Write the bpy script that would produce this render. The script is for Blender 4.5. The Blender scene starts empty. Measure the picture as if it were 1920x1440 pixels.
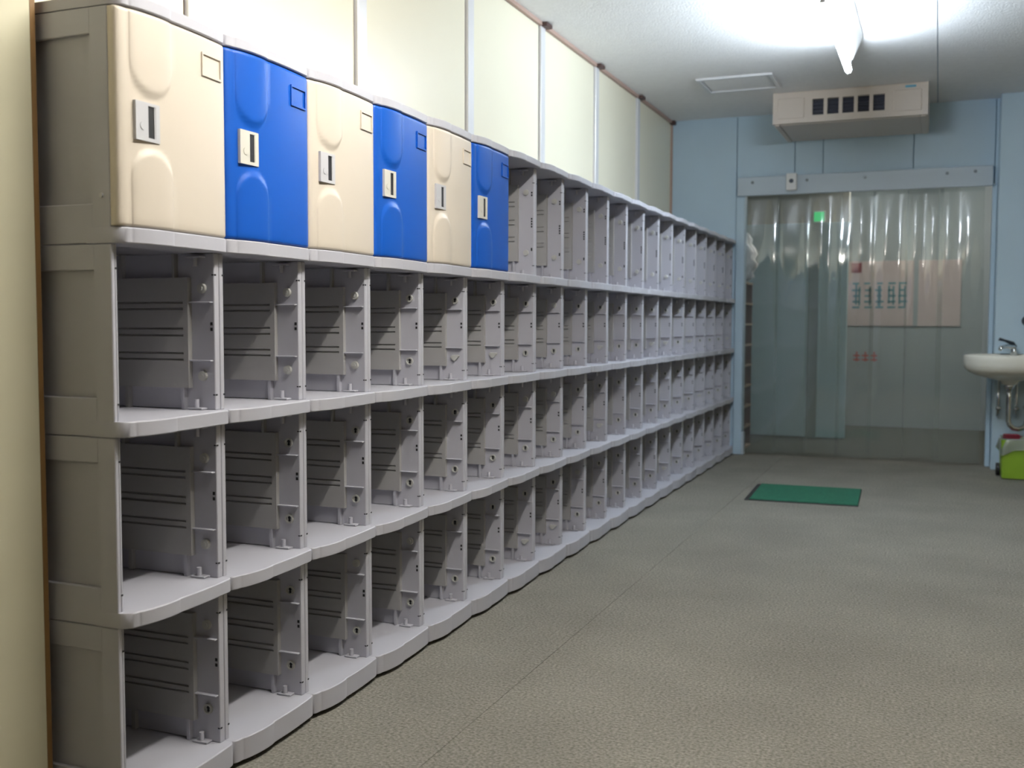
import bpy, bmesh, math, random
from mathutils import Matrix, Vector
random.seed(7)
scene = bpy.context.scene
COL = scene.collection

# ------------------------------------------------------------------ camera
F_PX = 1947.47
YAW, PITCH, ROLL = (math.radians(a) for a in (22.2964, 3.4013, 0.1593))
CAM = Vector((1.4342, -1.5439, 1.0012))
fwd = Vector((-math.sin(YAW) * math.cos(PITCH), math.cos(YAW) * math.cos(PITCH), -math.sin(PITCH)))
rgt0 = Vector((math.cos(YAW), math.sin(YAW), 0))
up0 = rgt0.cross(fwd)
rgt = rgt0 * math.cos(ROLL) + up0 * math.sin(ROLL)
upv = rgt.cross(fwd)
cd = bpy.data.cameras.new('camera')
cam = bpy.data.objects.new('camera', cd)
COL.objects.link(cam)
cam.matrix_world = Matrix(((rgt.x, upv.x, -fwd.x, CAM.x), (rgt.y, upv.y, -fwd.y, CAM.y),
                           (rgt.z, upv.z, -fwd.z, CAM.z), (0, 0, 0, 1)))
cd.sensor_width = 36.0
cd.lens = F_PX * 36.0 / 1920.0
cd.clip_start = 0.05
cd.dof.use_dof = True
cd.dof.focus_distance = 2.8
cd.dof.aperture_fstop = 4.0
scene.camera = cam

# ------------------------------------------------------------------ light and exposure
scene.view_settings.view_transform = 'Standard'
scene.view_settings.look = 'None'
scene.view_settings.gamma = 1.0
scene.view_settings.use_curve_mapping = False
scene.view_settings.exposure = 1.12
world = bpy.data.worlds.new('world')
scene.world = world
world.use_nodes = True
world.node_tree.nodes['Background'].inputs[0].default_value = (0.6, 0.7, 0.8, 1)
world.node_tree.nodes['Background'].inputs[1].default_value = 0.05
TUBE_FAR = ((0.80, 0.91, 1.0), 86.0)      # daylight tube towards the door
TUBE_NEAR = ((1.0, 0.965, 0.88), 122.0)     # older, warmer tube over the near lockers
TUBE_CORR = ((1.0, 0.96, 0.90), 46.0)     # passage behind the curtain
scene.cycles.max_bounces = 10
scene.cycles.diffuse_bounces = 6
scene.cycles.transparent_max_bounces = 24
scene.cycles.sample_clamp_indirect = 8.0
scene.cycles.caustics_reflective = False
scene.cycles.caustics_refractive = False
scene.cycles.use_denoising = True

# ------------------------------------------------------------------ materials
def s2l(c):
    return tuple(((v / 255) / 12.92 if v / 255 <= 0.04045 else ((v / 255 + 0.055) / 1.055) ** 2.4) for v in c)

def mat(name, rgb, rough=0.5, metal=0.0, noise=0.0, nscale=8.0, bump=0.0, bscale=200.0, spec=0.5, bdist=0.002, ndetail=4.0):
    m = bpy.data.materials.new(name)
    m.use_nodes = True
    nt = m.node_tree
    b = nt.nodes['Principled BSDF']
    b.inputs['Base Color'].default_value = (*rgb, 1)
    b.inputs['Roughness'].default_value = rough
    b.inputs['Metallic'].default_value = metal
    b.inputs['Specular IOR Level'].default_value = spec
    tc = nt.nodes.new('ShaderNodeTexCoord')
    if noise > 0:
        n = nt.nodes.new('ShaderNodeTexNoise')
        n.inputs['Scale'].default_value = nscale
        n.inputs['Detail'].default_value = ndetail
        nt.links.new(tc.outputs['Object'], n.inputs['Vector'])
        r = nt.nodes.new('ShaderNodeMapRange')
        r.inputs['From Min'].default_value = 0.25
        r.inputs['From Max'].default_value = 0.75
        r.inputs['To Min'].default_value = 1 - noise
        r.inputs['To Max'].default_value = 1 + noise
        nt.links.new(n.outputs['Fac'], r.inputs['Value'])
        mx = nt.nodes.new('ShaderNodeMix')
        mx.data_type = 'RGBA'
        mx.blend_type = 'MULTIPLY'
        mx.inputs['Factor'].default_value = 1.0
        mx.inputs['A'].default_value = (*rgb, 1)
        nt.links.new(r.outputs['Result'], mx.inputs['B'])
        nt.links.new(mx.outputs['Result'], b.inputs['Base Color'])
    if bump > 0:
        n2 = nt.nodes.new('ShaderNodeTexNoise')
        n2.inputs['Scale'].default_value = bscale
        n2.inputs['Detail'].default_value = 3.0
        nt.links.new(tc.outputs['Object'], n2.inputs['Vector'])
        bp = nt.nodes.new('ShaderNodeBump')
        bp.inputs['Strength'].default_value = bump
        bp.inputs['Distance'].default_value = bdist
        nt.links.new(n2.outputs['Fac'], bp.inputs['Height'])
        nt.links.new(bp.outputs['Normal'], b.inputs['Normal'])
    return m

def emat(name, rgb, strength):
    m = bpy.data.materials.new(name)
    m.use_nodes = True
    nt = m.node_tree
    nt.nodes.clear()
    e = nt.nodes.new('ShaderNodeEmission')
    e.inputs[0].default_value = (*rgb, 1)
    e.inputs[1].default_value = strength
    o = nt.nodes.new('ShaderNodeOutputMaterial')
    nt.links.new(e.outputs[0], o.inputs[0])
    return m

M = {}
M['grey'] = mat('locker_plastic_lit', (0.455, 0.455, 0.51), 0.48, noise=0.03, nscale=5, bump=0.12, bscale=900, bdist=0.0006)  # same plastic as the inner panels, lamp-facing brightness put into the colour
M['inner'] = mat('locker_plastic_shaded', (0.375, 0.37, 0.37), 0.5, noise=0.04, nscale=6, bump=0.12, bscale=900, bdist=0.0006)  # the one locker plastic again, shade of the cells put into a darker colour
M['cap'] = mat('plug_grey_plastic', (0.50, 0.50, 0.48), 0.4)
M['creamdoor'] = mat('cream_door_plastic', (0.63, 0.562, 0.478), 0.42, noise=0.02, nscale=5, bump=0.1, bscale=700, bdist=0.0006)
M['bluedoor'] = mat('blue_door_plastic', (0.004, 0.082, 0.44), 0.38, noise=0.03, nscale=5, bump=0.1, bscale=700, bdist=0.0006, spec=0.35)
M['latchgrey'] = mat('latch_grey_plastic', (0.52, 0.52, 0.55), 0.4)
M['latchcream'] = mat('latch_cream_plastic', (0.62, 0.60, 0.54), 0.4)
M['dark'] = mat('dark_recess', (0.012, 0.012, 0.015), 0.7)
M['creamwall'] = mat('cream_wall_laminate', (0.84, 0.80, 0.645), 0.33, noise=0.02, nscale=2.0)
M['partition'] = mat('cream_partition_paint', (0.60, 0.57, 0.42), 0.5, noise=0.04, nscale=3.0)
M['ochrewall'] = mat('ochre_wall_paint', (0.36, 0.30, 0.19), 0.6)
M['alu'] = mat('aluminium_batten', (0.72, 0.72, 0.74), 0.35, metal=0.2)
M['browntrim'] = mat('brown_edge_strip', (0.22, 0.12, 0.04), 0.5)
M['pinktrim'] = mat('pinkish_cornice_strip', (0.46, 0.32, 0.27), 0.5)
M['clip'] = mat('brown_clip_and_batten_shade', (0.09, 0.05, 0.045), 0.6)
M['ceiling'] = mat('ceiling_stucco', (0.82, 0.82, 0.83), 0.85, noise=0.03, nscale=30, bump=0.6, bscale=90, bdist=0.004)
M['bluewall'] = mat('pale_blue_wall', (0.49, 0.63, 0.75), 0.45, noise=0.04, nscale=2.5)
M['joint'] = mat('blue_wall_joint', (0.12, 0.24, 0.36), 0.6)
M['paleblue'] = mat('pale_blue_rail', (0.50, 0.58, 0.66), 0.4)
M['carpet'] = None
M['black'] = mat('black_rubber_and_shadow_gap', (0.01, 0.01, 0.011), 0.6)
M['green_mat'] = mat('green_mat_pile', (0.006, 0.105, 0.058), 0.9, noise=0.25, nscale=60, bump=0.6, bscale=400, bdist=0.003)
M['acwhite'] = mat('air_unit_cream', (0.66, 0.58, 0.52), 0.45)
M['acdark'] = mat('air_unit_louvre', (0.022, 0.025, 0.05), 0.5)
M['acblue'] = mat('air_unit_badge', (0.12, 0.38, 0.55), 0.4)
M['white'] = mat('white_enamel', (0.78, 0.78, 0.78), 0.35)
M['ceramic'] = mat('white_ceramic', (0.80, 0.78, 0.70), 0.12)
M['chrome'] = mat('chrome', (0.62, 0.65, 0.68), 0.12, metal=1.0)
M['darkmetal'] = mat('dark_fitting', (0.03, 0.04, 0.06), 0.35, metal=0.3)
M['bin'] = mat('lime_green_plastic', (0.24, 0.40, 0.03), 0.4)
M['red'] = mat('dark_red_plastic', (0.22, 0.02, 0.04), 0.5)
M['rubbish'] = mat('brown_paper', (0.30, 0.17, 0.10), 0.7, noise=0.3, nscale=30)
M['tealdoor'] = mat('grey_teal_door', (0.47, 0.61, 0.64), 0.5, noise=0.03, nscale=3)
M['olive'] = mat('olive_door_stile', (0.26, 0.31, 0.29), 0.5)
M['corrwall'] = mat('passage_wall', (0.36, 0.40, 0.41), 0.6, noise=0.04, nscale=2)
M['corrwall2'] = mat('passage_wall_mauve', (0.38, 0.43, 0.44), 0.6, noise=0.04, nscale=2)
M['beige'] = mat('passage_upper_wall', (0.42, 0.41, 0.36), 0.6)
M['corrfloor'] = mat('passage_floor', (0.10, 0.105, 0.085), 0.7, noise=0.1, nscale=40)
M['board'] = mat('pinkish_notice_board', (0.62, 0.52, 0.50), 0.6)
M['ink'] = mat('teal_ink', (0.13, 0.32, 0.36), 0.7)
M['redink'] = mat('red_ink', (0.55, 0.12, 0.10), 0.7)
M['shelf'] = mat('brown_shelf_wood', (0.10, 0.05, 0.035), 0.5, noise=0.2, nscale=12)
M['shelfedge'] = mat('pale_shelf_edge', (0.33, 0.235, 0.16), 0.5)
M['bag'] = mat('white_plastic_bag', (0.86, 0.86, 0.90), 0.4)

def carpet():
    m = bpy.data.materials.new('grey_carpet')
    m.use_nodes = True
    nt = m.node_tree
    b = nt.nodes['Principled BSDF']
    b.inputs['Roughness'].default_value = 0.95
    b.inputs['Specular IOR Level'].default_value = 0.15
    tc = nt.nodes.new('ShaderNodeTexCoord')
    n1 = nt.nodes.new('ShaderNodeTexNoise')
    n1.inputs['Scale'].default_value = 125
    n1.inputs['Detail'].default_value = 4
    n2 = nt.nodes.new('ShaderNodeTexNoise')
    n2.inputs['Scale'].default_value = 2.2
    n2.inputs['Detail'].default_value = 5
    for n in (n1, n2):
        nt.links.new(tc.outputs['Object'], n.inputs['Vector'])
    cr = nt.nodes.new('ShaderNodeValToRGB')
    cr.color_ramp.elements[0].position = 0.3
    cr.color_ramp.elements[0].color = (0.125, 0.119, 0.098, 1)
    cr.color_ramp.elements[1].position = 0.72
    cr.color_ramp.elements[1].color = (0.285, 0.272, 0.238, 1)
    nt.links.new(n1.outputs['Fac'], cr.inputs['Fac'])
    mr = nt.nodes.new('ShaderNodeMapRange')
    mr.inputs['From Min'].default_value = 0.3
    mr.inputs['From Max'].default_value = 0.7
    mr.inputs['To Min'].default_value = 0.88
    mr.inputs['To Max'].default_value = 1.10
    nt.links.new(n2.outputs['Fac'], mr.inputs['Value'])
    mx = nt.nodes.new('ShaderNodeMix')
    mx.data_type = 'RGBA'
    mx.blend_type = 'MULTIPLY'
    mx.inputs['Factor'].default_value = 1
    nt.links.new(cr.outputs['Color'], mx.inputs['A'])
    nt.links.new(mr.outputs['Result'], mx.inputs['B'])
    nt.links.new(mx.outputs['Result'], b.inputs['Base Color'])
    bp = nt.nodes.new('ShaderNodeBump')
    bp.inputs['Strength'].default_value = 0.8
    bp.inputs['Distance'].default_value = 0.0065
    nt.links.new(n1.outputs['Fac'], bp.inputs['Height'])
    nt.links.new(bp.outputs['Normal'], b.inputs['Normal'])
    return m
M['carpet'] = carpet()

def clear_pvc(name, haze, gloss_rough, tint):
    m = bpy.data.materials.new(name)
    m.use_nodes = True
    nt = m.node_tree
    nt.nodes.clear()
    o = nt.nodes.new('ShaderNodeOutputMaterial')
    t = nt.nodes.new('ShaderNodeBsdfTransparent')
    t.inputs[0].default_value = (*tint, 1)
    d = nt.nodes.new('ShaderNodeBsdfDiffuse')
    d.inputs[0].default_value = (0.62, 0.68, 0.66, 1)
    g = nt.nodes.new('ShaderNodeBsdfGlossy')
    g.inputs['Roughness'].default_value = gloss_rough
    g.inputs[0].default_value = (1, 1, 1, 1)
    fr = nt.nodes.new('ShaderNodeFresnel')
    fr.inputs[0].default_value = 1.53
    a = nt.nodes.new('ShaderNodeMath')
    a.operation = 'MULTIPLY'
    a.inputs[1].default_value = 2.3
    nt.links.new(fr.outputs[0], a.inputs[0])
    m1 = nt.nodes.new('ShaderNodeMixShader')
    m1.inputs[0].default_value = haze
    nt.links.new(t.outputs[0], m1.inputs[1])
    nt.links.new(d.outputs[0], m1.inputs[2])
    m2 = nt.nodes.new('ShaderNodeMixShader')
    nt.links.new(a.outputs[0], m2.inputs[0])
    nt.links.new(m1.outputs[0], m2.inputs[1])
    nt.links.new(g.outputs[0], m2.inputs[2])
    nt.links.new(m2.outputs[0], o.inputs[0])
    return m
M['pvc'] = clear_pvc('clear_curtain_vinyl', 0.09, 0.06, (0.87, 0.91, 0.90))
M['liner'] = clear_pvc('clear_bin_liner', 0.35, 0.25, (0.95, 0.95, 0.95))

# ------------------------------------------------------------------ mesh helpers
def new_mesh(bm, name, material, smooth=False):
    me = bpy.data.meshes.new(name)
    bmesh.ops.recalc_face_normals(bm, faces=bm.faces)
    bm.to_mesh(me)
    bm.free()
    me.materials.append(material)
    if smooth:
        for p in me.polygons:
            p.use_smooth = True
    return me

def bx(bm, x0, x1, y0, y1, z0, z1, bevel=0.0):
    r = bmesh.ops.create_cube(bm, size=1.0)
    for v in r['verts']:
        v.co = Vector(((x0 + x1) / 2 + v.co.x * (x1 - x0), (y0 + y1) / 2 + v.co.y * (y1 - y0), (z0 + z1) / 2 + v.co.z * (z1 - z0)))
    if bevel > 0:
        es = list({e for v in r['verts'] for e in v.link_edges})
        bmesh.ops.bevel(bm, geom=es, offset=bevel, segments=1, affect='EDGES', profile=0.5)

def box_mesh(name, material, *a, bevel=0.0):
    bm = bmesh.new()
    bx(bm, *a, bevel=bevel)
    return new_mesh(bm, name, material)

def cyl(bm, p, axis, r, h, seg=14, r2=None):
    """cylinder with base centre p along axis ('x','y','z' or Vector)"""
    ax = {'x': Vector((1, 0, 0)), 'y': Vector((0, 1, 0)), 'z': Vector((0, 0, 1)), '-y': Vector((0, -1, 0))}.get(axis, axis) if isinstance(axis, str) else axis.normalized()
    rot = Vector((0, 0, 1)).rotation_difference(ax).to_matrix().to_4x4()
    mtx = Matrix.Translation(Vector(p) + ax * h / 2) @ rot
    bmesh.ops.create_cone(bm, cap_ends=True, segments=seg, radius1=r, radius2=r if r2 is None else r2, depth=h, matrix=mtx)

def tube(bm, pts, r, seg=10):
    pts = [Vector(p) for p in pts]
    rings = []
    n = len(pts)
    for i, p in enumerate(pts):
        d = (pts[min(i + 1, n - 1)] - pts[max(i - 1, 0)]).normalized()
        a = d.cross(Vector((0.31, 0.17, 0.93)))
        if a.length < 1e-3:
            a = d.cross(Vector((1, 0, 0)))
        a.normalize()
        b = d.cross(a)
        rr = r[i] if isinstance(r, (list, tuple)) else r
        rings.append([bm.verts.new(p + a * (rr * math.cos(2 * math.pi * k / seg)) + b * (rr * math.sin(2 * math.pi * k / seg))) for k in range(seg)])
    for i in range(n - 1):
        for k in range(seg):
            bm.faces.new((rings[i][k], rings[i][(k + 1) % seg], rings[i + 1][(k + 1) % seg], rings[i + 1][k]))
    bm.faces.new(rings[0][::-1])
    bm.faces.new(rings[-1])

def link(name, me, parent=None, loc=None):
    o = bpy.data.objects.new(name, me)
    COL.objects.link(o)
    if parent is not None:
        o.parent = parent
    if loc is not None:
        o.location = loc
    return o

def thing(name, label, cat, loc=(0, 0, 0), group=None):
    o = bpy.data.objects.new(name, None)
    COL.objects.link(o)
    o.empty_display_size = 0.05
    o.location = loc
    o['label'] = label
    o['category'] = cat
    if group:
        o['group'] = group
    return o

def structure(name, me, label):
    o = link(name, me)
    o['kind'] = 'structure'
    o['label'] = label
    o['category'] = name.split('_')[0]
    return o

# ------------------------------------------------------------------ dimensions
W = 0.32                       # locker column pitch
NCOL = 20
YEND = W * NCOL                # 6.4
ZC = 2.547                     # ceiling
XL = -0.511                    # cream wall
YF = 6.42                      # blue far wall
XR, YB = 3.6, -4.4            # unseen right and back walls

# ------------------------------------------------------------------ room shell
fl = structure('floor', box_mesh('floor', M['black'], XL - 0.1, XR + 0.1, YB - 0.1, YF + 0.08, -0.05, -0.006), 'grey-beige low pile carpet floor of the locker room')
for x0, x1 in ((XL - 0.1, 0.3762), (0.3780, XR + 0.1)):
    link('carpet_strip', box_mesh('carpet_strip', M['carpet'], x0, x1, YB - 0.1, YF + 0.08, -0.006, 0.0), fl)
ceil = structure('ceiling', box_mesh('ceiling', M['joint'], XL - 0.1, XR + 0.1, YB - 0.1, YF + 0.08, ZC + 0.012, ZC + 0.08), 'rough white stucco ceiling with a board joint')
for x0, x1 in ((XL - 0.1, 1.387), (1.3915, XR + 0.1)):
    link('ceiling_panel', box_mesh('ceiling_panel', M['ceiling'], x0, x1, YB - 0.1, YF + 0.08, ZC, ZC + 0.012), ceil)
wl = structure('wall_left', box_mesh('wall_left', M['clip'], XL - 0.08, XL - 0.006, -0.02, YF, 0, ZC), 'cream laminate wall behind the lockers with aluminium battens')  # dark core shows in the gaps, painting the shaded edge of each batten
battens = [-0.05, 0.848, 1.752, 2.685, 3.585, 4.512, 5.445]
bw = 0.062
for i, yb in enumerate(battens):
    y1 = battens[i + 1] - bw / 2 - 0.009 if i + 1 < len(battens) else YF - 0.015
    link('wall_panel', box_mesh('wall_panel', M['creamwall'], XL - 0.006, XL, max(yb + bw / 2, -0.02), y1, 0.0, ZC - 0.02), wl)
    if i > 0:
        link('batten', box_mesh('batten', M['alu'], XL - 0.006, XL + 0.013, yb - bw / 2, yb + bw / 2, 0.0, ZC - 0.018, bevel=0.002), wl)
        link('clip', box_mesh('clip', M['clip'], XL, XL + 0.045, yb - 0.03, yb + 0.05, ZC - 0.022, ZC - 0.001, bevel=0.004), wl)
link('corner_bead', box_mesh('corner_bead', M['pinktrim'], XL, XL + 0.014, YF - 0.015, YF, 0, ZC - 0.018), wl)
link('clip', box_mesh('clip', M['clip'], XL, XL + 0.04, YF - 0.05, YF, ZC - 0.03, ZC - 0.001, bevel=0.004), wl)
o = structure('trim_1', box_mesh('cornice', M['pinktrim'], XL, XL + 0.018, -0.02, YF, ZC - 0.018, ZC), 'thin pinkish brown cornice strip above the cream wall')
# near end partition beside the lockers
pw = structure('wall_near', box_mesh('wall_near', M['partition'], XL - 0.1, -0.187, YB, -0.024, 0, ZC), 'cream wall end at the left edge beside the first lockers')
link('edge_strip', box_mesh('edge_strip', M['browntrim'], XL - 0.1, -0.186, -0.024, -0.012, 0, ZC), pw)
structure('wall_back', box_mesh('wall_back', M['ochrewall'], XL - 0.1, XR + 0.1, YB - 0.1, YB, 0, ZC), 'ochre wall behind the camera')
structure('wall_right', box_mesh('wall_right', M['ochrewall'], XR, XR + 0.1, YB, YF + 0.08, 0, ZC), 'ochre wall on the right out of view')
# blue far wall: boards with open joints around the curtained doorway
DX0, DX1, DZ = 0.062, 1.755, 1.96
wf = structure('wall_far', box_mesh('wall_far', M['joint'], XL - 0.1, DX0 - 0.03, YF + 0.012, YF + 0.08, 0, ZC), 'pale blue boarded wall around the curtained doorway')
link('header_core', box_mesh('header_core', M['joint'], DX0 - 0.03, XR, YF + 0.012, YF + 0.08, DZ + 0.02, ZC), wf)
link('side_core', box_mesh('side_core', M['joint'], DX1 + 0.02, XR, YF + 0.012, YF + 0.08, 0, DZ + 0.02), wf)
jx = [XL - 0.02, -0.003, 0.421, 0.622, 1.239, 1.765, XR]
g = 0.003
for i in range(len(jx) - 1):
    if i == 0:
        link('wall_board', box_mesh('wall_board', M['bluewall'], jx[0], jx[1] - g, YF, YF + 0.012, 0, ZC), wf)
    else:
        link('wall_board', box_mesh('wall_board', M['bluewall'], jx[i] + g, jx[i + 1] - g, YF, YF + 0.012, DZ, ZC), wf)
link('door_jamb', box_mesh('door_jamb', M['bluewall'], 0.0, DX0, YF - 0.02, YF + 0.10, 0, DZ, bevel=0.003), wf)
link('jamb_foot', box_mesh('jamb_foot', M['paleblue'], DX0, DX0 + 0.018, YF - 0.02, YF + 0.04, 0, 0.17, bevel=0.003), wf)
link('door_jamb', box_mesh('door_jamb', M['bluewall'], DX1, DX1 + 0.03, YF - 0.01, YF + 0.10, 0, DZ, bevel=0.003), wf)
structure('wall_pilaster', box_mesh('wall_pilaster', M['bluewall'], 1.787, XR, 6.262, YF, 0, ZC, bevel=0.004), 'pale blue projecting wall to the right of the doorway behind the basin')

# ------------------------------------------------------------------ passage behind the curtain
PY = YF + 0.08
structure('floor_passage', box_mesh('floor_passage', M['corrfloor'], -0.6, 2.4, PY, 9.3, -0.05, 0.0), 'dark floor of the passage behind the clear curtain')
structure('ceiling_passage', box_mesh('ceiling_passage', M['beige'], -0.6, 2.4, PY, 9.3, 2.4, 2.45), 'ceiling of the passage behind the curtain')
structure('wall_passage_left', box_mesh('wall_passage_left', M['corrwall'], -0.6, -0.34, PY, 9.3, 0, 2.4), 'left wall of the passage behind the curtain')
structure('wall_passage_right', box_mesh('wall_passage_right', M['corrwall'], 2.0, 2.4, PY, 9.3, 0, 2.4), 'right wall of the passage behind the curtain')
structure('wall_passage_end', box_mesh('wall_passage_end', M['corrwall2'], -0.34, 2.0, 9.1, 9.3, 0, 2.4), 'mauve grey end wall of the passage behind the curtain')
structure('wall_passage_upper', box_mesh('wall_passage_upper', M['beige'], -0.34, 0.70, 7.86, 7.98, 1.87, 2.4), 'beige wall strip above the teal double door')
d1 = structure('door_1', box_mesh('door_stile', M['olive'], 0.375, 0.465, 7.80, 7.94, 0, 1.87, bevel=0.003), 'grey-teal double door seen through the curtain')
link('door_leaf', box_mesh('door_leaf', M['tealdoor'], -0.335, 0.375, 7.79, 7.83, 0.01, 1.865, bevel=0.003), d1)
link('door_leaf', box_mesh('door_leaf', M['tealdoor'], 0.465, 0.705, 7.79, 7.83, 0.01, 1.865, bevel=0.003), d1)
lamp = thing('passage_lamp', 'ceiling lamp hidden above the doorway in the passage', 'lamp', (1.3, 7.9, 2.36))
bm = bmesh.new(); bx(bm, -0.06, 0.06, -0.55, 0.55, 0.015, 0.04, 0.004)
link('lamp_body', new_mesh(bm, 'lamp_body', M['white']), lamp)
bm = bmesh.new(); cyl(bm, (0, -0.5, -0.01), 'y', 0.016, 1.0, 12)
link('lamp_tube', new_mesh(bm, 'lamp_tube', emat('passage_tube_glow', *TUBE_CORR), True), lamp)

# notice board on the passage end wall
nb = thing('notice_board', 'pinkish notice board with teal lettering seen through the curtain', 'notice board', (0.60, 9.098, 0.0))
link('board_panel', box_mesh('board_panel', M['board'], 0.0, 1.02, -0.014, 0.0, 0.975, 1.60, bevel=0.002), nb)
link('board_divider', box_mesh('board_divider', M['corrwall2'], 0.605, 0.645, -0.02, -0.012, 0.976, 1.599), nb)
rs = random.Random(3)
for c in range(5):                                   # five block characters in two lines, too blurred to read
    x0 = 0.045 + c * 0.105
    bm = bmesh.new()
    for z in (1.155, 1.21, 1.265, 1.32, 1.385):
        bx(bm, x0 + rs.uniform(0, .02), x0 + rs.uniform(.06, .085), -0.0165, -0.0138, z - 0.009, z + 0.009)
    for k in range(2):
        xx = x0 + rs.uniform(.012, .07)
        bx(bm, xx - .008, xx + .008, -0.0165, -0.0138, 1.15 + rs.uniform(0, .05), 1.385 - rs.uniform(0, .04))
    link('letter', new_mesh(bm, 'letter', M['ink']), nb)
link('red_emblem', box_mesh('red_emblem', M['red'], 0.035, 0.13, -0.018, -0.0138, 1.49, 1.585), nb)
rn = thing('red_notice', 'small red lettered notice low on the passage end wall', 'notice', (0.64, 9.098, 0.60))
link('notice_sheet', box_mesh('notice_sheet', M['corrwall2'], 0.0, 0.30, -0.004, 0, 0.0, 0.16), rn)
for k in range(3):
    bm = bmesh.new()
    bx(bm, 0.03 + k * .08, 0.09 + k * .08, -0.007, -0.0038, 0.04, 0.055); bx(bm, 0.03 + k * .08, 0.09 + k * .08, -0.007, -0.0038, 0.08, 0.095)
    bx(bm, 0.055 + k * .08, 0.068 + k * .08, -0.007, -0.0038, 0.03, 0.125)
    link('letter', new_mesh(bm, 'letter', M['redink']), rn)

ex = thing('exit_sign', 'small glowing green sign above the teal door behind the curtain', 'sign', (0.455, 7.858, 1.92))
link('sign_box', box_mesh('sign_box', M['white'], -0.05, 0.05, -0.03, 0.0, -0.048, 0.048, bevel=0.004), ex)
link('sign_face', box_mesh('sign_face', emat('green_sign_glow', (0.03, 0.75, 0.22), 0.32), -0.042, 0.042, -0.034, -0.029, -0.04, 0.04), ex)

# shoe shelf
sh = thing('shoe_shelf', 'tall brown cubby shelf behind the left edge of the curtain', 'shelf', (-0.335, 6.56, 0))
SD, SL, SHT = 0.362, 0.50, 1.325
link('back', box_mesh('back', M['shelf'], 0, 0.012, 0, SL, 0, SHT), sh)
for k in range(9):
    z = 0.0 + k * (SHT - 0.016) / 8
    link('shelf_board', box_mesh('shelf_board', M['shelfedge'], 0.012, SD, 0, SL, z, z + 0.016), sh)
for k in range(3):
    y = k * (SL - 0.018) / 2
    link('upright', box_mesh('upright', M['shelf'], 0.012, SD - 0.004, y, y + 0.018, 0.016, SHT - 0.001), sh)
# white bag on the shelf
bm = bmesh.new()
bmesh.ops.create_icosphere(bm, subdivisions=4, radius=1.0)
for v in bm.verts:
    c = v.co.copy()
    tz = (c.z + 1) / 2
    taper = (1.0 - 0.85 * tz ** 1.6)
    w = 1 + 0.22 * math.sin(9 * math.atan2(c.y, c.x) + 6 * c.z) + 0.12 * math.sin(17 * c.z + 3 * c.x)
    v.co = Vector((c.x * 0.16 * taper * w * 1.15, c.y * 0.19 * taper * w, max(c.z, -0.86) * 0.30 + 0.258))
bag = link('plastic_bag', new_mesh(bm, 'plastic_bag', M['bag'], True), None, (-0.078, 6.80, SHT + 0.001))
bag['label'] = 'crumpled white plastic bag standing on top of the brown shelf'
bag['category'] = 'bag'

# ------------------------------------------------------------------ lockers
def bump_t(t):
    u = (t - 0.26) / 0.17
    return 0.0062 * (1 - u * u) ** 0.6 if abs(u) < 1 else 0.0

def base_t(t):
    e0 = min(t / 0.05, 1.0)
    e1 = min((1 - t) / 0.05, 1.0)
    r = (math.sqrt(max(0, 1 - (1 - e0) ** 2)) - 1) * 0.010 + (math.sqrt(max(0, 1 - (1 - e1) ** 2)) - 1) * 0.007
    return 0.003 + 0.010 * math.sin(math.pi * min(1, t * 1.0)) + r

TS = [0, .006, .015, .03, .05, .075, .0901, .094, .1, .11] + [0.13 + 0.03 * k for k in range(10)] + [.41, .42, .426, .4299, .46, .5, .58, .66, .74, .82, .9, .95, .97, .985, .994, 1]
XB = -0.022                    # front plane of the posts

def wavy_band(name, z0, z1, extra_corner=False, lip=0.002, depth=0.06):
    """front band whose face follows the wavy plan of the locker front"""
    bm = bmesh.new()
    fr = []
    for t in TS:
        y = 0.0006 + t * (W - 0.0012)
        x = base_t(t) + bump_t(t)
        if extra_corner and t < 0.06:
            x = base_t(0.06) + (x - base_t(0.06)) * 1.0 - 0.012 * (1 - t / 0.06) ** 2
        fr.append((x, y))
    prof = [(-lip, z0), (0.0, z0 + lip), (0.0, z1 - lip), (-lip, z1)]
    cols = []
    for x, y in fr:
        c = [bm.verts.new((x + dx, y, z)) for dx, z in prof]
        c.append(bm.verts.new((XB - depth, y, z1)))
        c.append(bm.verts.new((XB - depth, y, z0)))
        cols.append(c)
    n = len(cols[0])
    for a, b in zip(cols, cols[1:]):
        for k in range(n):
            bm.faces.new((a[k], a[(k + 1) % n], b[(k + 1) % n], b[k]))
    bm.faces.new(cols[0][::-1])
    bm.faces.new(cols[-1])
    me = new_mesh(bm, name, M['grey'])
    for p in me.polygons:
        p.use_smooth = True
    me.set_sharp_from_angle(angle=math.radians(32))
    return me

D = 0.475                      # locker depth
TH = 0.0175                    # post thickness
FT = 0.031
H3, H4 = 0.341, 0.414
YI = W - TH                    # inner face of the far wall

def side_wall_far(h):
    bm = bmesh.new()
    bx(bm, XB - D, XB, YI, W - 0.0008, 0, h, 0.0015)
    return new_mesh(bm, 'side_wall', M['grey'])

def side_wall_near(h):
    bm = bmesh.new()
    bx(bm, XB - D, XB, 0.0008, TH * 0.8, 0, h, 0.0015)
    return new_mesh(bm, 'side_wall', M['grey'])

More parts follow.
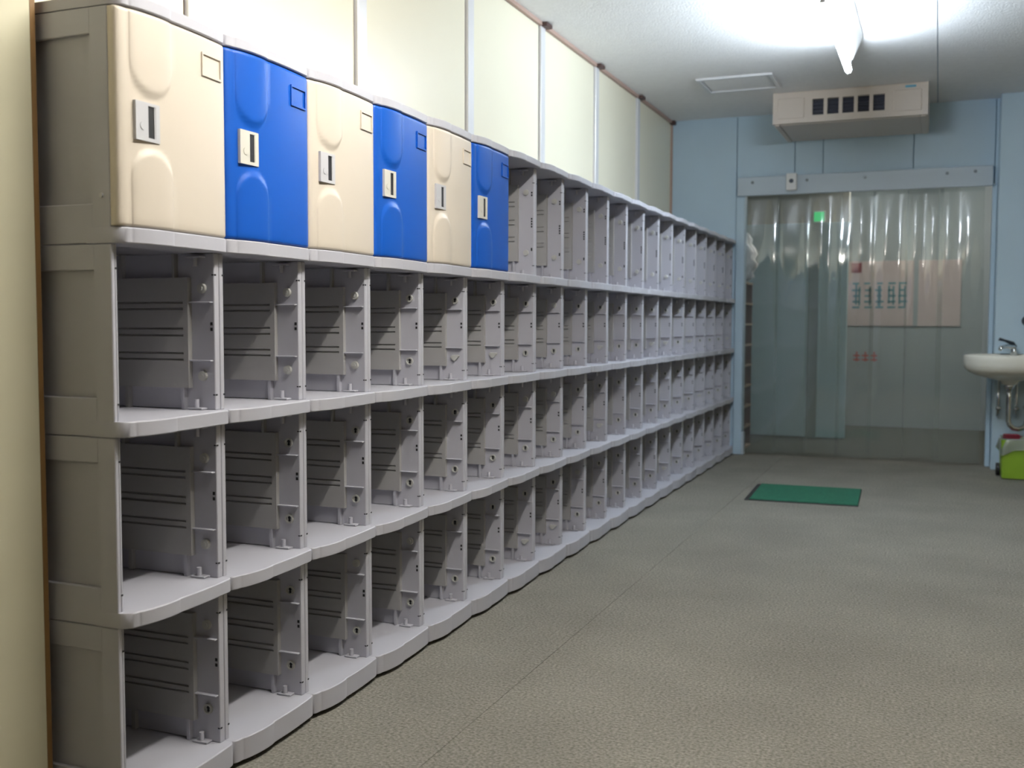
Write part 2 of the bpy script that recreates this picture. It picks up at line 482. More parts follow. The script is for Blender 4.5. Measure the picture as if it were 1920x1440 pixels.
def end_wall(h, z_low):
    """outer side of the first column with a recessed field"""
    bm = bmesh.new()
    y0, y1 = 0.0008, TH * 0.8
    x0, x1 = XB - D, XB
    zl = z_low + 0.001
    rx0, rx1 = XB - D + 0.06, -0.066
    rz0, rz1 = 0.045, h - 0.050
    bx(bm, x0, x1, y0 + 0.010, y1, zl, h - 0.001)                         # web
    bx(bm, rx1, x1, y0, y0 + 0.010, zl, h - 0.001, 0.0015)                 # front stile
    bx(bm, x0, rx0, y0, y0 + 0.010, zl, h - 0.001, 0.0015)
    bx(bm, rx0 - 0.002, rx1 + 0.002, y0, y0 + 0.010, zl, rz0, 0.0015)
    bx(bm, rx0 - 0.002, rx1 + 0.002, y0, y0 + 0.010, rz1, h - 0.001, 0.0015)
    return new_mesh(bm, 'end_wall', M['grey'])

def inner_panel(h):
    """raised field on the inner wall with three pairs of grooves"""
    s = h / H3
    z0, z1 = 0.047 * s, 0.289 * s
    yf = YI - 0.013
    bm = bmesh.new()
    zs = []
    for c in (0.110, 0.124, 0.163, 0.178, 0.221, 0.235):
        zs.append(c * s)
    prof = [(YI + 0.0005, z0), (yf, z0 + 0.0005)]
    for c in zs:
        prof += [(yf, c - 0.0030), (yf + 0.0050, c - 0.0018), (yf + 0.0050, c + 0.0004), (yf, c + 0.0022)]
    prof += [(yf, z1 - 0.0005), (YI + 0.0005, z1)]
    xa, xb = -0.44, -0.096
    va = [bm.verts.new((xa, y, z)) for y, z in prof]
    vb = [bm.verts.new((xb, y, z)) for y, z in prof]
    n = len(prof)
    for k in range(n):
        bm.faces.new((va[k], va[(k + 1) % n], vb[(k + 1) % n], vb[k]))
    bm.faces.new(va[::-1])
    bm.faces.new(vb)
    bx(bm, xb - 0.0002, -0.083, yf, YI + 0.0005, z0, z1)
    return new_mesh(bm, 'inner_panel', M['inner'])

def front_strip(h):
    """ledges of the front bay on the inner wall"""
    bm = bmesh.new()
    bx(bm, -0.084, XB - 0.004, YI - 0.010, YI + 0.0005, 0, 0.003, 0.0008)
    return new_mesh(bm, 'ledge', M['grey'])

MS = {}
for key, h in (('a', H3), ('b', H4)):
    MS['far' + key] = side_wall_far(h)
    MS['near' + key] = side_wall_near(h)
    MS['panel' + key] = inner_panel(h)
    bm = bmesh.new(); bx(bm, -0.105, -0.097, YI - 0.012, YI + 0.0005, 0, 0.047 * h / H3 + 0.002)
    MS['riblow' + key] = new_mesh(bm, 'rib', M['grey'])
    bm = bmesh.new(); bx(bm, -0.262, -0.252, YI - 0.012, YI + 0.0005, 0, 0.047 * h / H3 + 0.002)
    MS['riblowback' + key] = new_mesh(bm, 'rib', M['inner'])
    bm = bmesh.new(); bx(bm, -0.126, -0.119, YI - 0.012, YI + 0.0005, 0.289 * h / H3 - 0.002, h)
    MS['ribtop' + key] = new_mesh(bm, 'rib', M['inner'])
    bm = bmesh.new(); bx(bm, -0.275, -0.266, YI - 0.012, YI + 0.0005, 0.289 * h / H3 - 0.002, h)
    MS['ribtopback' + key] = new_mesh(bm, 'rib', M['inner'])
    bm = bmesh.new(); bx(bm, XB - D, XB - D + 0.008, 0.014, YI, 0, h)
    MS['back' + key] = new_mesh(bm, 'back_panel', M['inner'])
MS['ledge'] = front_strip(H3)
MS['floor'] = box_mesh('floor_panel', M['grey'], XB - D, XB - 0.058, 0.001, W - 0.001, -0.012, -0.0008)
MS['roof'] = box_mesh('roof_panel', M['grey'], XB - D, XB - 0.058, 0.001, W - 0.001, 0.0008, 0.022)
MS['fascia'] = wavy_band('fascia', -FT + 0.0006, 0.0)
MS['fascia_end'] = wavy_band('fascia', -FT + 0.0006, 0.0, True)
MS['plinth'] = wavy_band('plinth', -0.052, 0.0)
MS['plinth_end'] = wavy_band('plinth', -0.052, 0.0, True)
MS['cap'] = wavy_band('top_band', 0.0, 0.024)
MS['cap_end'] = wavy_band('top_band', 0.0, 0.024, True)
MS['base'] = box_mesh('base', M['black'], XB - D, XB - 0.008, 0.002, W - 0.002, -0.064, -0.012)  # black block paints the shadow gap under the plinth
MS['end_t1'] = end_wall(H3, -0.064)
MS['end_t2'] = end_wall(H3, -FT)
MS['end_t4'] = end_wall(H4, -FT)

def disc_plug():
    bm = bmesh.new()
    c = (-0.053, YI + 0.0005, 0)
    cyl(bm, c, '-y', 0.0115, 0.0065, 16, 0.0105)
    cyl(bm, (c[0], YI - 0.006, 0), '-y', 0.0045, 0.0012, 12)
    return new_mesh(bm, 'plug', M['cap'])

def ring_socket():
    bm = bmesh.new()
    ro, ri = 0.0118, 0.0085
    n = 18
    yb, yf = YI + 0.0005, YI - 0.005
    A, B, C_ = [], [], []
    for k in range(n):
        a = 2 * math.pi * k / n
        A.append(bm.verts.new((-0.053 + ro * math.cos(a), yb, ro * math.sin(a))))
        B.append(bm.verts.new((-0.053 + ro * math.cos(a), yf, ro * math.sin(a))))
        C_.append((bm.verts.new((-0.053 + ri * math.cos(a), yf, ri * math.sin(a))), bm.verts.new((-0.053 + ri * math.cos(a), yb - 0.002, ri * math.sin(a)))))
    for k in range(n):
        j = (k + 1) % n
        bm.faces.new((A[k], A[j], B[j], B[k]))
        bm.faces.new((B[k], B[j], C_[j][0], C_[k][0]))
        bm.faces.new((C_[k][0], C_[j][0], C_[j][1], C_[k][1]))
    bm.faces.new([c[1] for c in C_])
    return new_mesh(bm, 'socket', M['cap'])

def socket_hole():
    bm = bmesh.new()
    cyl(bm, (-0.0525, YI - 0.0012, 0.003), '-y', 0.0042, 0.001, 10)
    cyl(bm, (-0.0525, YI - 0.0012, -0.0035), '-y', 0.0034, 0.001, 10)
    return new_mesh(bm, 'socket_hole', M['dark'])

def heart_boss():
    bm = bmesh.new()
    pts = [(-0.016, 0.006), (-0.010, 0.010), (0.012, 0.010), (0.018, 0.007), (0.010, -0.002), (0.002, -0.010), (-0.004, -0.010), (-0.011, -0.003)]
    vb = [bm.verts.new((-0.053 + x, YI + 0.0005, z)) for x, z in pts]
    vf = [bm.verts.new((-0.053 + x * .9, YI - 0.007, z * .9)) for x, z in pts]
    n = len(pts)
    for k in range(n):
        bm.faces.new((vb[k], vb[(k + 1) % n], vf[(k + 1) % n], vf[k]))
    bm.faces.new(vf)
    return new_mesh(bm, 'boss', M['cap'])

def hinge_peg(up=True):
    s = 1 if up else -1
    bm = bmesh.new()
    z = 0.0
    bx(bm, -0.083, -0.044, YI - 0.020, YI + 0.0005, min(0, s * 0.004), max(0, s * 0.004), 0.0008)
    cyl(bm, (-0.064, YI - 0.011, 0.003 if up else -0.022), 'z', 0.0055, 0.019, 12)
    return new_mesh(bm, 'hinge_peg', M['grey'])

def slots(h):
    s = h / H3
    bm = bmesh.new()
    for z in (0.294 * s, 0.033 * s):
        bx(bm, XB - 0.001, XB + 0.0006, YI + 0.001, YI + 0.007, z - 0.0018, z + 0.0018)
        bx(bm, XB - 0.006, XB - 0.001, YI - 0.0006, YI + 0.001, z - 0.0014, z + 0.0014)
        bx(bm, XB - 0.001, XB + 0.0006, 0.009, 0.0142, z - 0.0018, z + 0.0018)
    for z in ((0.176, 0.188) if h < 0.4 else (0.10, 0.105, 0.19, 0.20, 0.21, 0.22, 0.31, 0.32)):
        bx(bm, XB - 0.011, XB - 0.005, YI - 0.0006, YI + 0.001, z - 0.0035, z + 0.0035)
    return new_mesh(bm, 'clip_slots', M['dark'])

MS['plug'], MS['socket'], MS['hole'], MS['boss'] = disc_plug(), ring_socket(), socket_hole(), heart_boss()
MS['pegup'], MS['pegdown'] = hinge_peg(True), hinge_peg(False)
MS['slotsa'], MS['slotsb'] = slots(H3), slots(H4)

# doors
GZ0, GZ1 = 0.156, 0.252          # the flat field between the two bulges (from the cell floor)
def capsule(t, z, hd):
    """share of the bulge at (t, z): full above and below, rounded ends towards the latch"""
    u = (t - 0.26) / 0.17
    if abs(u) >= 1:
        return 0.0
    end = math.sqrt(1 - u * u) * 0.17 * W * 1.0
    if z > (GZ0 + GZ1) / 2:
        d = z - (GZ1 + 0.17 * W - end)
    else:
        d = (GZ0 - 0.17 * W + end) - z
    if d <= 0:
        return 0.0
    q = min(d / 0.012, 1.0)
    return q * q * (3 - 2 * q)

def door_mesh(material):
    bm = bmesh.new()
    z0, z1 = 0.002, H4 - 0.003
    ts = sorted(set([0.004, .012, .025, .045, .065] + [0.085, .0905, .093, .097] + [0.105 + 0.0125 * k for k in range(25)] + [.415, .423, .427, .4295, .435] + [.48, .56, .64, .72, .80, .88, .94, .965, .982, .992, .997]))
    zs = [z0, z0 + .002, z0 + .006] + [0.02 + 0.0078 * k for k in range(50)]
    zs = [z for z in zs if z < z1 - .007] + [z1 - .006, z1 - .002, z1]
    grid = []
    for z in zs:
        row = []
        edge = min(1, min(z - z0, z1 - z) / 0.006)
        rr = (math.sqrt(max(0, 1 - (1 - edge) ** 2)) - 1) * 0.004
        for t in ts:
            u = (t - 0.26) / 0.17
            b = 0.0062 * max(0, 1 - u * u) ** 0.42 * capsule(t, z, 0) if abs(u) < 1 else 0
            x = base_t(t) - 0.0015 + b + rr
            row.append(bm.verts.new((x, t * W, z)))
        grid.append(row)
    for i in range(len(zs) - 1):
        for j in range(len(ts) - 1):
            bm.faces.new((grid[i][j], grid[i][j + 1], grid[i + 1][j + 1], grid[i + 1][j]))
    # returns and back
    loop = grid[0] + [r[-1] for r in grid[1:]] + grid[-1][-2::-1] + [r[0] for r in grid[-2:0:-1]]
    back = [bm.verts.new((XB + 0.001, v.co.y, v.co.z)) for v in loop]
    n = len(loop)
    for k in range(n):
        bm.faces.new((loop[k], back[k], back[(k + 1) % n], loop[(k + 1) % n]))
    bm.faces.new(back)
    me = new_mesh(bm, 'door', material, True)
    return me

MS['door_cream'], MS['door_blue'] = door_mesh(M['creamdoor']), door_mesh(M['bluedoor'])
xl = base_t(0.30) - 0.0012

def latch_plate(material):
    bm = bmesh.new()
    y0, y1, z0, z1 = 0.036, 0.102, 0.168, 0.242
    sy0, sy1, sz0, sz1 = 0.070, 0.0905, 0.175, 0.236
    xo = xl + 0.0020
    xi = xl - 0.006
    # plate with a slot through its right part
    for a in ((y0, sy0, z0, z1), (sy1, y1, z0, z1), (sy0, sy1, z0, sz0), (sy0, sy1, sz1, z1)):
        bx(bm, xi, xo, a[0], a[1], a[2], a[3])
    bmesh.ops.remove_doubles(bm, verts=bm.verts, dist=1e-5)
    return new_mesh(bm, 'latch_plate', material)

def latch_lever(material):
    bm = bmesh.new()
    bx(bm, xl + 0.0002, xl + 0.0014, 0.0875, 0.0905, 0.175, 0.236)
    return new_mesh(bm, 'latch_lever', material)

def key_disc(material):
    bm = bmesh.new()
    cyl(bm, (xl + 0.0015, 0.055, 0.196), 'x', 0.008, 0.0016, 16)
    return new_mesh(bm, 'key_disc', material)

def name_frame(material):
    bm = bmesh.new()
    y0, y1, z0, z1, w = 0.232, 0.302, 0.330, 0.378, 0.0042
    ny = 8
    def strip_(ya, yb, za, zb, n):
        cs = []
        for i in range(n + 1):
            y = ya + (yb - ya) * i / n
            x = base_t(y / W) - 0.0015
            cs.append([bm.verts.new((x + dx, y, z)) for dx, z in ((-0.002, za), (0.0032, za), (0.0032, zb), (-0.002, zb))])
        for p_, q_ in zip(cs, cs[1:]):
            for k in range(4):
                bm.faces.new((p_[k], p_[(k + 1) % 4], q_[(k + 1) % 4], q_[k]))
        bm.faces.new(cs[0][::-1]); bm.faces.new(cs[-1])
    strip_(y0, y1, z0, z0 + w, ny); strip_(y0, y1, z1 - w, z1, ny)
    strip_(y0, y0 + w, z0 + w, z1 - w, 1); strip_(y1 - w, y1, z0 + w, z1 - w, 1)
    return new_mesh(bm, 'name_frame', material)

for nm, dm, lm in (('cream', 'creamdoor', 'latchgrey'), ('blue', 'bluedoor', 'latchcream')):
    MS['plate_' + nm] = latch_plate(M[lm])
    MS['lever_' + nm] = latch_lever(M[lm])
    MS['key_' + nm] = key_disc(M[lm])
    MS['frame_' + nm] = name_frame(M[dm])
bm = bmesh.new(); bx(bm, xl - 0.0004, xl + 0.0004, 0.0695, 0.0908, 0.1745, 0.2365)
MS['slotdark'] = new_mesh(bm, 'latch_slot', M['dark'])
bm = bmesh.new(); cyl(bm, (-0.042, 0.0015, 0.060), '-y', 0.0045, 0.004, 12)
MS['screw'] = new_mesh(bm, 'screw', M['latchgrey'])

ORD = ['first', 'second', 'third', 'fourth', 'fifth', 'sixth', 'seventh', 'eighth', 'ninth', 'tenth', 'eleventh', 'twelfth', 'thirteenth',
       'fourteenth', 'fifteenth', 'sixteenth', 'seventeenth', 'eighteenth', 'nineteenth', 'last']
TIER = ['lowest tier on the floor', 'second tier from floor', 'third tier from floor', 'top tier']
ZF = [0.064, 0.436, 0.808, 1.180]
# what closes the two round sockets of each inner wall: p plug, s open socket, b boss (upper, lower)
SOCK = {(2, 0): 'pp', (2, 1): 'pp', (2, 2): 'pp', (2, 3): 'ss', (2, 4): 'sb', (2, 5): 'sb', (1, 0): 'pp', (1, 1): 'ss', (1, 2): 'ss', (1, 3): 'ss', (1, 4): 'ss', (1, 5): 'ss',
        (0, 0): 'ps', (0, 1): 'ss', (0, 2): 'ps', (0, 3): 'ps', (0, 4): 'ss', (0, 5): 'ss'}
for tier in range(4):
    for c in range(NCOL):
        top = tier == 3
        h, key = (H4, 'b') if top else (H3, 'a')
        door = None
        if top and c < 6:
            door = 'cream' if c % 2 == 0 else 'blue'
        if door:
            lab = 'closed locker with %s door, %s column from near end, top tier' % (door, ORD[c])
        elif c == NCOL - 1:
            lab = 'open grey locker, last column beside the blue doorway wall, ' + TIER[tier]
        else:
            lab = 'open grey locker, %s column from near end, %s' % (ORD[c], TIER[tier])
        L = thing('locker', lab, 'locker', (0, c * W, ZF[tier]), 'closed lockers with doors' if door else 'open grey lockers without doors')
        e = '_end' if c == 0 else ''
        link('fascia', MS[('plinth' if tier == 0 else 'fascia') + e], L)
        link('floor_panel', MS['floor'], L)
        link('side_wall', MS['far' + key], L)
        if c == 0:
            link('end_wall', MS['end_t4' if top else 'end_t1' if tier == 0 else 'end_t2'], L)
        else:
            link('side_wall', MS['near' + key], L)
        link('back_panel', MS['back' + key], L)
        if tier == 0:
            link('base', MS['base'], L)
        if top:
            link('top_band', MS['cap' + e], L, (0, 0, h))
            link('roof_panel', MS['roof'], L, (0, 0, h))
        if door:
            d = link('door', MS['door_' + door], L)
            for nm in ('plate', 'lever', 'key', 'frame'):
                q = link({'plate': 'latch_plate', 'lever': 'latch_lever', 'key': 'key_disc', 'frame': 'name_frame'}[nm], MS[nm + '_' + door], d)
            link('latch_slot', MS['slotdark'], d)
            d['label'] = '%s plastic locker door with two rounded bulges' % door
            if c == 0:
                link('screw', MS['screw'], L)
            continue
        s = h / H3
        link('inner_panel', MS['panel' + key], L)
        for k in ('riblow', 'riblowback', 'ribtop', 'ribtopback'):
            link('rib', MS[k + key], L)
        if not top:
            link('ledge', MS['ledge'], L, (0, 0, 0.106))
            link('ledge', MS['ledge'], L, (0, 0, 0.233))
        link('hinge_peg', MS['pegup'], L, (0, 0, 0.001))
        link('hinge_peg', MS['pegdown'], L, (0, 0, h - 0.006))
        link('clip_slots', MS['slots' + key], L)['kind'] = 'stuff'
        code = SOCK.get((tier, c)) or ('pp' if top else random.choice(['ss', 'sb', 'sb', 'ps', 'ss']))
        for ch, z in ((code[0], 0.265 * s), (code[1], 0.074 * s)):
            if ch == 'p':
                link('plug', MS['plug'], L, (0, 0, z))
            elif ch == 'b':
                link('boss', MS['boss'], L, (0, 0, z))
            else:
                so = link('socket', MS['socket'], L, (0, 0, z))
                link('socket_hole', MS['hole'], so)

# ------------------------------------------------------------------ ceiling lamps
def batten_lamp(label, y0, y1, glow):
    t = thing('fluorescent_lamp', label, 'lamp', (0.95, (y0 + y1) / 2, ZC), 'fluorescent tubes on the ceiling')
    hl = (y1 - y0) / 2
    bm = bmesh.new()
    prof = [(-0.07, 0.0), (-0.07, -0.012), (-0.018, -0.13), (0.018, -0.13), (0.07, -0.012), (0.07, 0.0)]
    a = [bm.verts.new((x, -hl - 0.02, z - 0.0005)) for x, z in prof]
    b = [bm.verts.new((x, hl + 0.02, z - 0.0005)) for x, z in prof]
    n = len(prof)
    for k in range(n):
        bm.faces.new((a[k], a[(k + 1) % n], b[(k + 1) % n], b[k]))
    bm.faces.new(a[::-1]); bm.faces.new(b)
    link('lamp_body', new_mesh(bm, 'lamp_body', M['white']), t)
    bm = bmesh.new(); cyl(bm, (0, -hl + 0.012, -0.185), 'y', 0.0165, 2 * hl - 0.024, 16)
    link('lamp_tube', new_mesh(bm, 'lamp_tube', emat('tube_glow', *glow), True), t)
    for s in (-1, 1):
        bm = bmesh.new()
        bx(bm, -0.012, 0.012, min(s * hl, s * (hl - 0.012)), max(s * hl, s * (hl - 0.012)), -0.205, -0.11, 0.003)
        link('lamp_holder', new_mesh(bm, 'lamp_holder', M['white']), t)
    return t
batten_lamp('bare fluorescent tube glowing on the ceiling near the air unit', 3.05, 4.40, TUBE_FAR)
batten_lamp('fluorescent ceiling tube above the near lockers, out of the frame', -0.14, 1.12, TUBE_NEAR)

# ceiling hatch
ha = thing('ceiling_hatch', 'flat square access hatch in the ceiling left of the air unit', 'hatch', (0.205, 5.295, ZC))
bm = bmesh.new()
for a in ((-0.24, 0.24, -0.205, -0.175), (-0.24, 0.24, 0.175, 0.205), (-0.24, -0.21, -0.175, 0.175), (0.21, 0.24, -0.175, 0.175)):
    bx(bm, a[0], a[1], a[2], a[3], -0.014, -0.0005, 0.003)
link('hatch_frame', new_mesh(bm, 'hatch_frame', M['alu']), ha)
link('hatch_panel', box_mesh('hatch_panel', M['ceiling'], -0.205, 0.205, -0.170, 0.170, -0.007, -0.0005, bevel=0.002), ha)

# ------------------------------------------------------------------ air unit
AX0, AX1, AY0, AY1, AZ0, AZ1 = 0.362, 1.336, 5.70, YF - 0.002, 2.338, ZC - 0.003
ac = thing('air_conditioner', 'cream ceiling air unit with five dark square louvres above the doorway', 'air conditioner', (AX0, AY0, AZ0))
w, dp, hh = AX1 - AX0, AY1 - AY0, AZ1 - AZ0
link('casing', box_mesh('casing', M['acwhite'], 0.0, w, 0.03, dp, 0.0, hh, bevel=0.004), ac)
# front board with five openings
bm = bmesh.new()
gx = [0.258 + k * 0.0955 for k in range(5)]
gw, gz0, gz1 = 0.072, 0.045, 0.150
xs = [0.0]
for x in gx:
    xs += [x, x + gw]
xs.append(w)
for i in range(0, len(xs), 2):
    bx(bm, xs[i], xs[i + 1], -0.006, 0.03, gz0, gz1)
bx(bm, 0.0, w, -0.006, 0.03, 0, gz0)
bx(bm, 0.0, w, -0.006, 0.03, gz1, hh)
bmesh.ops.remove_doubles(bm, verts=bm.verts, dist=1e-5)
link('front_board', new_mesh(bm, 'front_board', M['acwhite']), ac)
for x in gx:
    lv = link('louvre', box_mesh('louvre', M['acdark'], x + 0.0005, x + gw - 0.0005, 0.022, 0.0295, gz0 + 0.0005, gz1 - 0.0005), ac)
    for k in range(4):
        z = gz0 + 0.014 + k * 0.025
        link('blade', box_mesh('blade', M['acdark'], x + 0.001, x + gw - 0.001, 0.008, 0.022, z, z + 0.004), lv)
for x0, x1 in ((0.035, 0.205), (0.765, 0.935)):
    link('intake_panel', box_mesh('intake_panel', M['acwhite'], x0, x1, -0.012, -0.0055, 0.03, 0.165, bevel=0.003), ac)
link('badge', box_mesh('badge', M['acblue'], 0.835, 0.90, -0.009, -0.0055, 0.178, 0.192), ac)
for x in (0.012, w - 0.042):
    link('bottom_rail', box_mesh('bottom_rail', M['acwhite'], x, x + 0.03, 0.02, dp - 0.03, -0.008, 0.0005, bevel=0.002), ac)
link('drip_tray', box_mesh('drip_tray', M['acwhite'], 0.046, w - 0.046, 0.04, dp - 0.02, -0.004, 0.0005, bevel=0.002), ac)

# ------------------------------------------------------------------ strip curtain
RX0, RX1, RZ0, RZ1 = 0.013, 1.755, 1.948, 2.087
cu = thing('strip_curtain', 'clear vinyl strip curtain hanging from a pale blue rail in the doorway', 'curtain', (0, YF, 0))
link('rail', box_mesh('rail', M['paleblue'], RX0, RX1, -0.052, -0.021, RZ0, RZ1, bevel=0.003), cu)
rail = [o for o in cu.children if o.name.startswith('rail')][0]
bm = bmesh.new(); cyl(bm, (0, -0.0515, 0), '-y', 0.011, 0.006, 14)
scr = new_mesh(bm, 'rail_screw', mat('rail_screw_steel', (0.16, 0.18, 0.20), 0.4, metal=0.6))
for x in (0.123, 0.516, 0.919, 1.462, 1.642):
    link('rail_screw', scr, rail, (x, 0, 2.045 if x < 1.6 else 2.05))

def strip_mesh(width, seed, buckle, sag, zb):
    """one clear strip, buckled near the rail and hanging nearly flat below"""
    r = random.Random(seed)
    ph1, ph2, ph3 = r.uniform(0, 6.28), r.uniform(0, 6.28), r.uniform(0, 6.28)
    k1 = r.uniform(1.2, 1.9)
    nx, nz = 24, 40
    bm = bmesh.new()
    g = []
    for j in range(nz + 1):
        v = j / nz
        z = RZ0 + 0.03 - (RZ0 + 0.03 - zb) * v
        amp = buckle * (math.exp(-(v / 0.30) ** 2) * (0.35 + 0.65 * min(1, v / 0.10)) + 0.04)
        row = []
        for i in range(nx + 1):
            u = i / nx
            s = 2 * u - 1
            y = sag * (1 - s * s) * (0.3 + 0.7 * math.exp(-(v / 0.4) ** 2)) - 0.050 * math.sin(min(v / 0.36, 1.0) * math.pi / 2)
            y += amp * math.sin(k1 * 2 * math.pi * u + ph1 + 1.6 * v)
            y += amp * 0.25 * math.sin(2.6 * 2 * math.pi * (u - 0.10 * v) + ph2)
            y += 0.0010 * math.sin(9 * v + ph3 + 3 * u)
            x = s * width / 2 * (1 - 0.04 * math.exp(-(v / 0.3) ** 2)) + 0.006 * math.sin(2.4 * v + ph3) * v
            row.append(bm.verts.new((x, y, z)))
        g.append(row)
    for j in range(nz):
        for i in range(nx):
            bm.faces.new((g[j][i], g[j][i + 1], g[j + 1][i + 1], g[j + 1][i]))
    return new_mesh(bm, 'strip', M['pvc'], True)

strips = [(0.19, 0.25, 0.006, 0.004), (0.42, 0.25, 0.004, 0.004), (0.645, 0.25, 0.009, 0.006), (0.87, 0.25, 0.009, 0.006),
          (1.095, 0.25, 0.010, 0.006), (1.325, 0.25, 0.010, 0.006), (1.565, 0.30, 0.008, 0.005)]
for i, (x, wd, bk, sg) in enumerate(strips):
    link('strip', strip_mesh(wd, 11 + i * 5, bk, -sg, 0.02 + 0.01 * (i % 3)), cu, (x, 0.034 + (0.022 if i % 2 else 0.0), 0))

ds = thing('door_sensor', 'small white sensor box with a dark eye on the curtain rail', 'sensor', (0.409, YF - 0.0525, 2.035))
link('sensor_case', box_mesh('sensor_case', M['white'], -0.038, 0.038, -0.035, 0, -0.062, 0.062, bevel=0.005), ds)
bm = bmesh.new(); cyl(bm, (0.0, -0.0345, 0.005), '-y', 0.016, 0.004, 16)
link('sensor_eye', new_mesh(bm, 'sensor_eye', M['darkmetal']), ds)

# ------------------------------------------------------------------ floor mat
fm = thing('floor_mat', 'green rectangular mat lying on the grey carpet', 'mat', (0.74, 4.66, 0.0))
fm.rotation_euler = (0, 0, math.radians(2))
link('mat_pile', box_mesh('mat_pile', M['green_mat'], -0.285, 0.300, -0.292, 0.292, 0.001, 0.011, bevel=0.002), fm)
link('mat_backing', box_mesh('mat_backing', M['black'], -0.312, 0.303, -0.298, 0.298, 0.0005, 0.006, bevel=0.002), fm)

# ------------------------------------------------------------------ wash basin
YP = 6.262
wb = thing('wash_basin', 'white ceramic wall basin with chrome trap at the right edge', 'basin', (1.875, YP, 0))
prof = [(0.10, 0.598), (0.17, 0.602), (0.21, 0.625), (0.45, 0.640), (0.72, 0.660), (0.88, 0.682), (0.965, 0.705), (0.995, 0.735), (1.0, 0.765), (0.995, 0.785), (0.98, 0.794), (0.95, 0.797),
        (0.90, 0.790), (0.86, 0.760), (0.78, 0.710), (0.6, 0.675), (0.3, 0.660), (0.08, 0.657)]
bm = bmesh.new()
rings = []
NS = 40
for s, z in prof:
    ring = []
    for k in range(NS):
        a = 2 * math.pi * k / NS
        cx, cy = math.cos(a), math.sin(a)
        ex_ = 2 / 2.4
        x = math.copysign(abs(cx) ** ex_, cx) * 0.285 * s
        y = math.copysign(abs(cy) ** ex_, cy) * 0.27 * s - 0.24
        ring.append(bm.verts.new((x, min(y, -0.001), z)))
    rings.append(ring)
for a, b in zip(rings, rings[1:]):
    for k in range(NS):
        bm.faces.new((a[k], a[(k + 1) % NS], b[(k + 1) % NS], b[k]))
bm.faces.new(rings[0][::-1]); bm.faces.new(rings[-1])
link('bowl', new_mesh(bm, 'bowl', M['ceramic'], True), wb)
bm = bmesh.new()
tube(bm, [(0, -0.24, 0.605), (0, -0.24, 0.50), (0, -0.24, 0.36), (0.008, -0.24, 0.335), (0.03, -0.235, 0.312), (0.06, -0.23, 0.307), (0.09, -0.22, 0.315), (0.11, -0.20, 0.34), (0.115, -0.18, 0.38), (0.115, -0.15, 0.42), (0.115, -0.10, 0.435), (0.115, -0.001, 0.435)], 0.017, 12)
link('drain_trap', new_mesh(bm, 'drain_trap', M['chrome'], True), wb)
bm = bmesh.new(); cyl(bm, (0, -0.24, 0.57), 'z', 0.028, 0.035, 16, 0.034)
link('drain_collar', new_mesh(bm, 'drain_collar', M['chrome'], True), wb)
for x in (-0.055, 0.055):
    bm = bmesh.new()
    tube(bm, [(x, -0.06, 0.66), (x, -0.06, 0.46), (x, -0.058, 0.40), (x, -0.045, 0.38), (x, -0.001, 0.375)], 0.009, 10)
    link('supply_pipe', new_mesh(bm, 'supply_pipe', M['chrome'], True), wb)
    bm = bmesh.new(); cyl(bm, (x, -0.075, 0.43), '-y', 0.016, 0.03, 12)
    link('stop_valve', new_mesh(bm, 'stop_valve', M['chrome'], True), wb)
bm = bmesh.new()
tube(bm, [(0.03, -0.07, 0.79), (0.03, -0.07, 0.83), (0.025, -0.075, 0.845), (-0.02, -0.13, 0.85), (-0.055, -0.175, 0.842), (-0.06, -0.18, 0.825)], [0.02, 0.019, 0.018, 0.013, 0.012, 0.012], 12)
fa = link('faucet', new_mesh(bm, 'faucet', M['chrome'], True), wb)
bm = bmesh.new()
tube(bm, [(0.035, -0.06, 0.845), (0.02, -0.075, 0.868), (-0.03, -0.10, 0.888), (-0.062, -0.115, 0.897)], [0.016, 0.014, 0.008, 0.011], 10)
link('faucet_lever', new_mesh(bm, 'faucet_lever', M['darkmetal'], True), fa)
wfit = thing('soap_holder', 'dark round wall fitting above the basin at the photo edge', 'fitting', (1.985, YP, 1.02))
bm = bmesh.new(); cyl(bm, (0, 0, 0), '-y', 0.035, 0.02, 20); cyl(bm, (0, -0.02, 0), '-y', 0.012, 0.05, 12)
link('fitting_stem', new_mesh(bm, 'fitting_stem', M['darkmetal']), wfit)
bm = bmesh.new(); cyl(bm, (0, -0.07, 0), '-y', 0.03, 0.015, 20)
link('fitting_knob', new_mesh(bm, 'fitting_knob', M['darkmetal']), wfit)

# ------------------------------------------------------------------ waste bin
wbin = thing('waste_bin', 'lime green bin with clear liner on the carpet below the basin', 'bin', (1.985, 5.93, 0))
bm = bmesh.new()
def frustum(bm, z0, z1, x0, y0, x1, y1, close_top=False):
    lo = [bm.verts.new((sx * x0, sy * y0, z0)) for sx, sy in ((-1, -1), (1, -1), (1, 1), (-1, 1))]
    hi = [bm.verts.new((sx * x1, sy * y1, z1)) for sx, sy in ((-1, -1), (1, -1), (1, 1), (-1, 1))]
    for k in range(4):
        bm.faces.new((lo[k], lo[(k + 1) % 4], hi[(k + 1) % 4], hi[k]))
    bm.faces.new(lo[::-1])
    if close_top:
        bm.faces.new(hi)
frustum(bm, 0.006, 0.255, 0.152, 0.115, 0.160, 0.125)
es = [e for e in bm.edges if abs(e.verts[0].co.z - e.verts[1].co.z) > 0.1]
bmesh.ops.bevel(bm, geom=es, offset=0.015, segments=3, affect='EDGES', profile=0.5)
me = new_mesh(bm, 'bin_body', M['bin'])
bo = link('bin_body', me, wbin)
so = bo.modifiers.new('thick', 'SOLIDIFY'); so.thickness = 0.004
bm = bmesh.new()
N = 48
rows = []
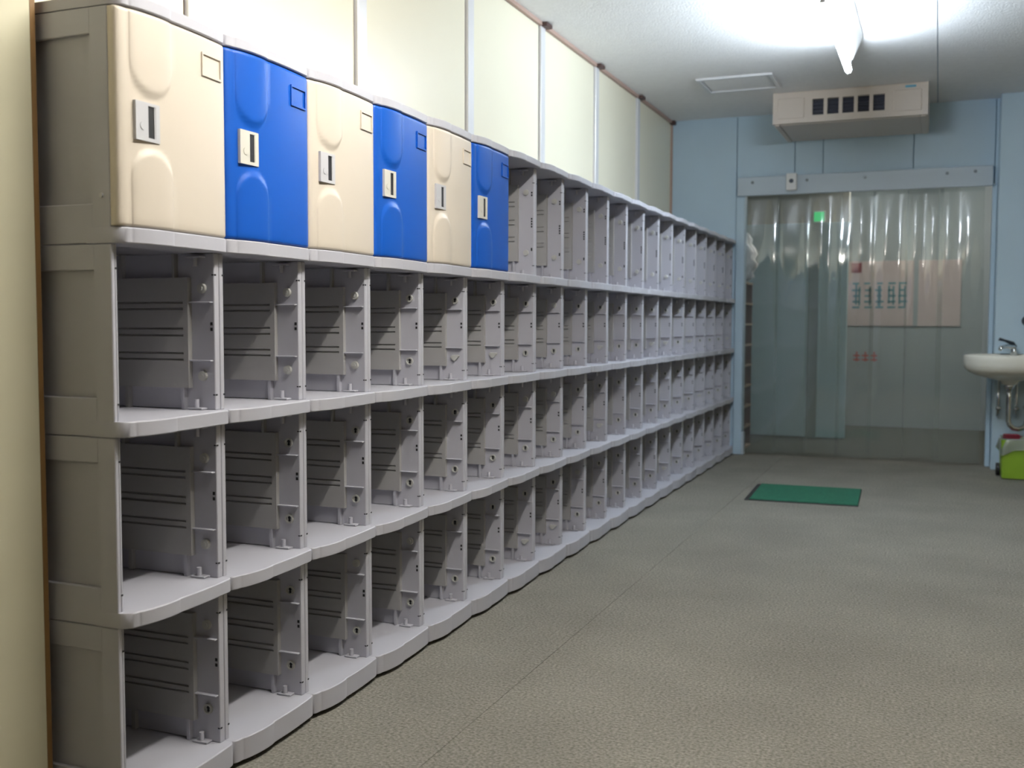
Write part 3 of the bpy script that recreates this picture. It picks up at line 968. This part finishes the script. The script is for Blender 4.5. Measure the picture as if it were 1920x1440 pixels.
for j, (sc, z, wob) in enumerate([(0.93, 0.18, 0.0), (0.97, 0.257, 0.002), (1.02, 0.264, 0.003), (1.05, 0.25, 0.005), (1.08, 0.21, 0.010), (1.10, 0.175, 0.014)]):
    row = []
    for k in range(N):
        a = 2 * math.pi * k / N
        cx, cy = math.cos(a), math.sin(a)
        x = math.copysign(abs(cx) ** 0.35, cx) * 0.160 * sc
        y = math.copysign(abs(cy) ** 0.35, cy) * 0.125 * sc
        m_ = 1 + wob * 4 * math.sin(7 * a + j)
        zz = z + (wob * 1.6 * math.sin(4 * a + 1.2) if j > 2 else 0)
        row.append(bm.verts.new((x * m_, y * m_, zz)))
    rows.append(row)
for a, b in zip(rows, rows[1:]):
    for k in range(N):
        bm.faces.new((a[k], a[(k + 1) % N], b[(k + 1) % N], b[k]))
link('bin_liner', new_mesh(bm, 'bin_liner', M['liner'], True), wbin)
bm = bmesh.new(); cyl(bm, (-0.178, 0.06, 0.042), 'x', 0.042, 0.022, 20)
link('wheel', new_mesh(bm, 'wheel', M['black']), wbin)
bm = bmesh.new(); cyl(bm, (0.156, 0.06, 0.042), 'x', 0.042, 0.022, 20)
link('wheel', new_mesh(bm, 'wheel', M['black']), wbin)
rb = thing('carton', 'dark red carton lying among the rubbish in the green bin', 'carton', (1.885, 6.00, 0.20))
rb.rotation_euler = (0, 0, 0.2)
link('carton_body', box_mesh('carton_body', M['red'], -0.035, 0.055, -0.03, 0.03, 0.0, 0.075, bevel=0.003), rb)
link('carton_flap', box_mesh('carton_flap', M['red'], 0.052, 0.070, -0.03, 0.03, 0.06, 0.064), rb)
bm = bmesh.new()
bmesh.ops.create_icosphere(bm, subdivisions=3, radius=1.0)
rr = random.Random(5)
for v in bm.verts:
    f_ = 1 + 0.14 * math.sin(7 * v.co.x + 3 * v.co.z) + 0.12 * math.sin(9 * v.co.y + 5 * v.co.x) + rr.uniform(-.05, .05)
    v.co = Vector((v.co.x * 0.075 * f_, v.co.y * 0.06 * f_, v.co.z * 0.05 * f_))
cp = link('crumpled_paper', new_mesh(bm, 'crumpled_paper', M['rubbish']), None, (2.02, 5.90, 0.20))
cp['label'] = 'brown crumpled paper sticking out of the green bin'
cp['category'] = 'paper'
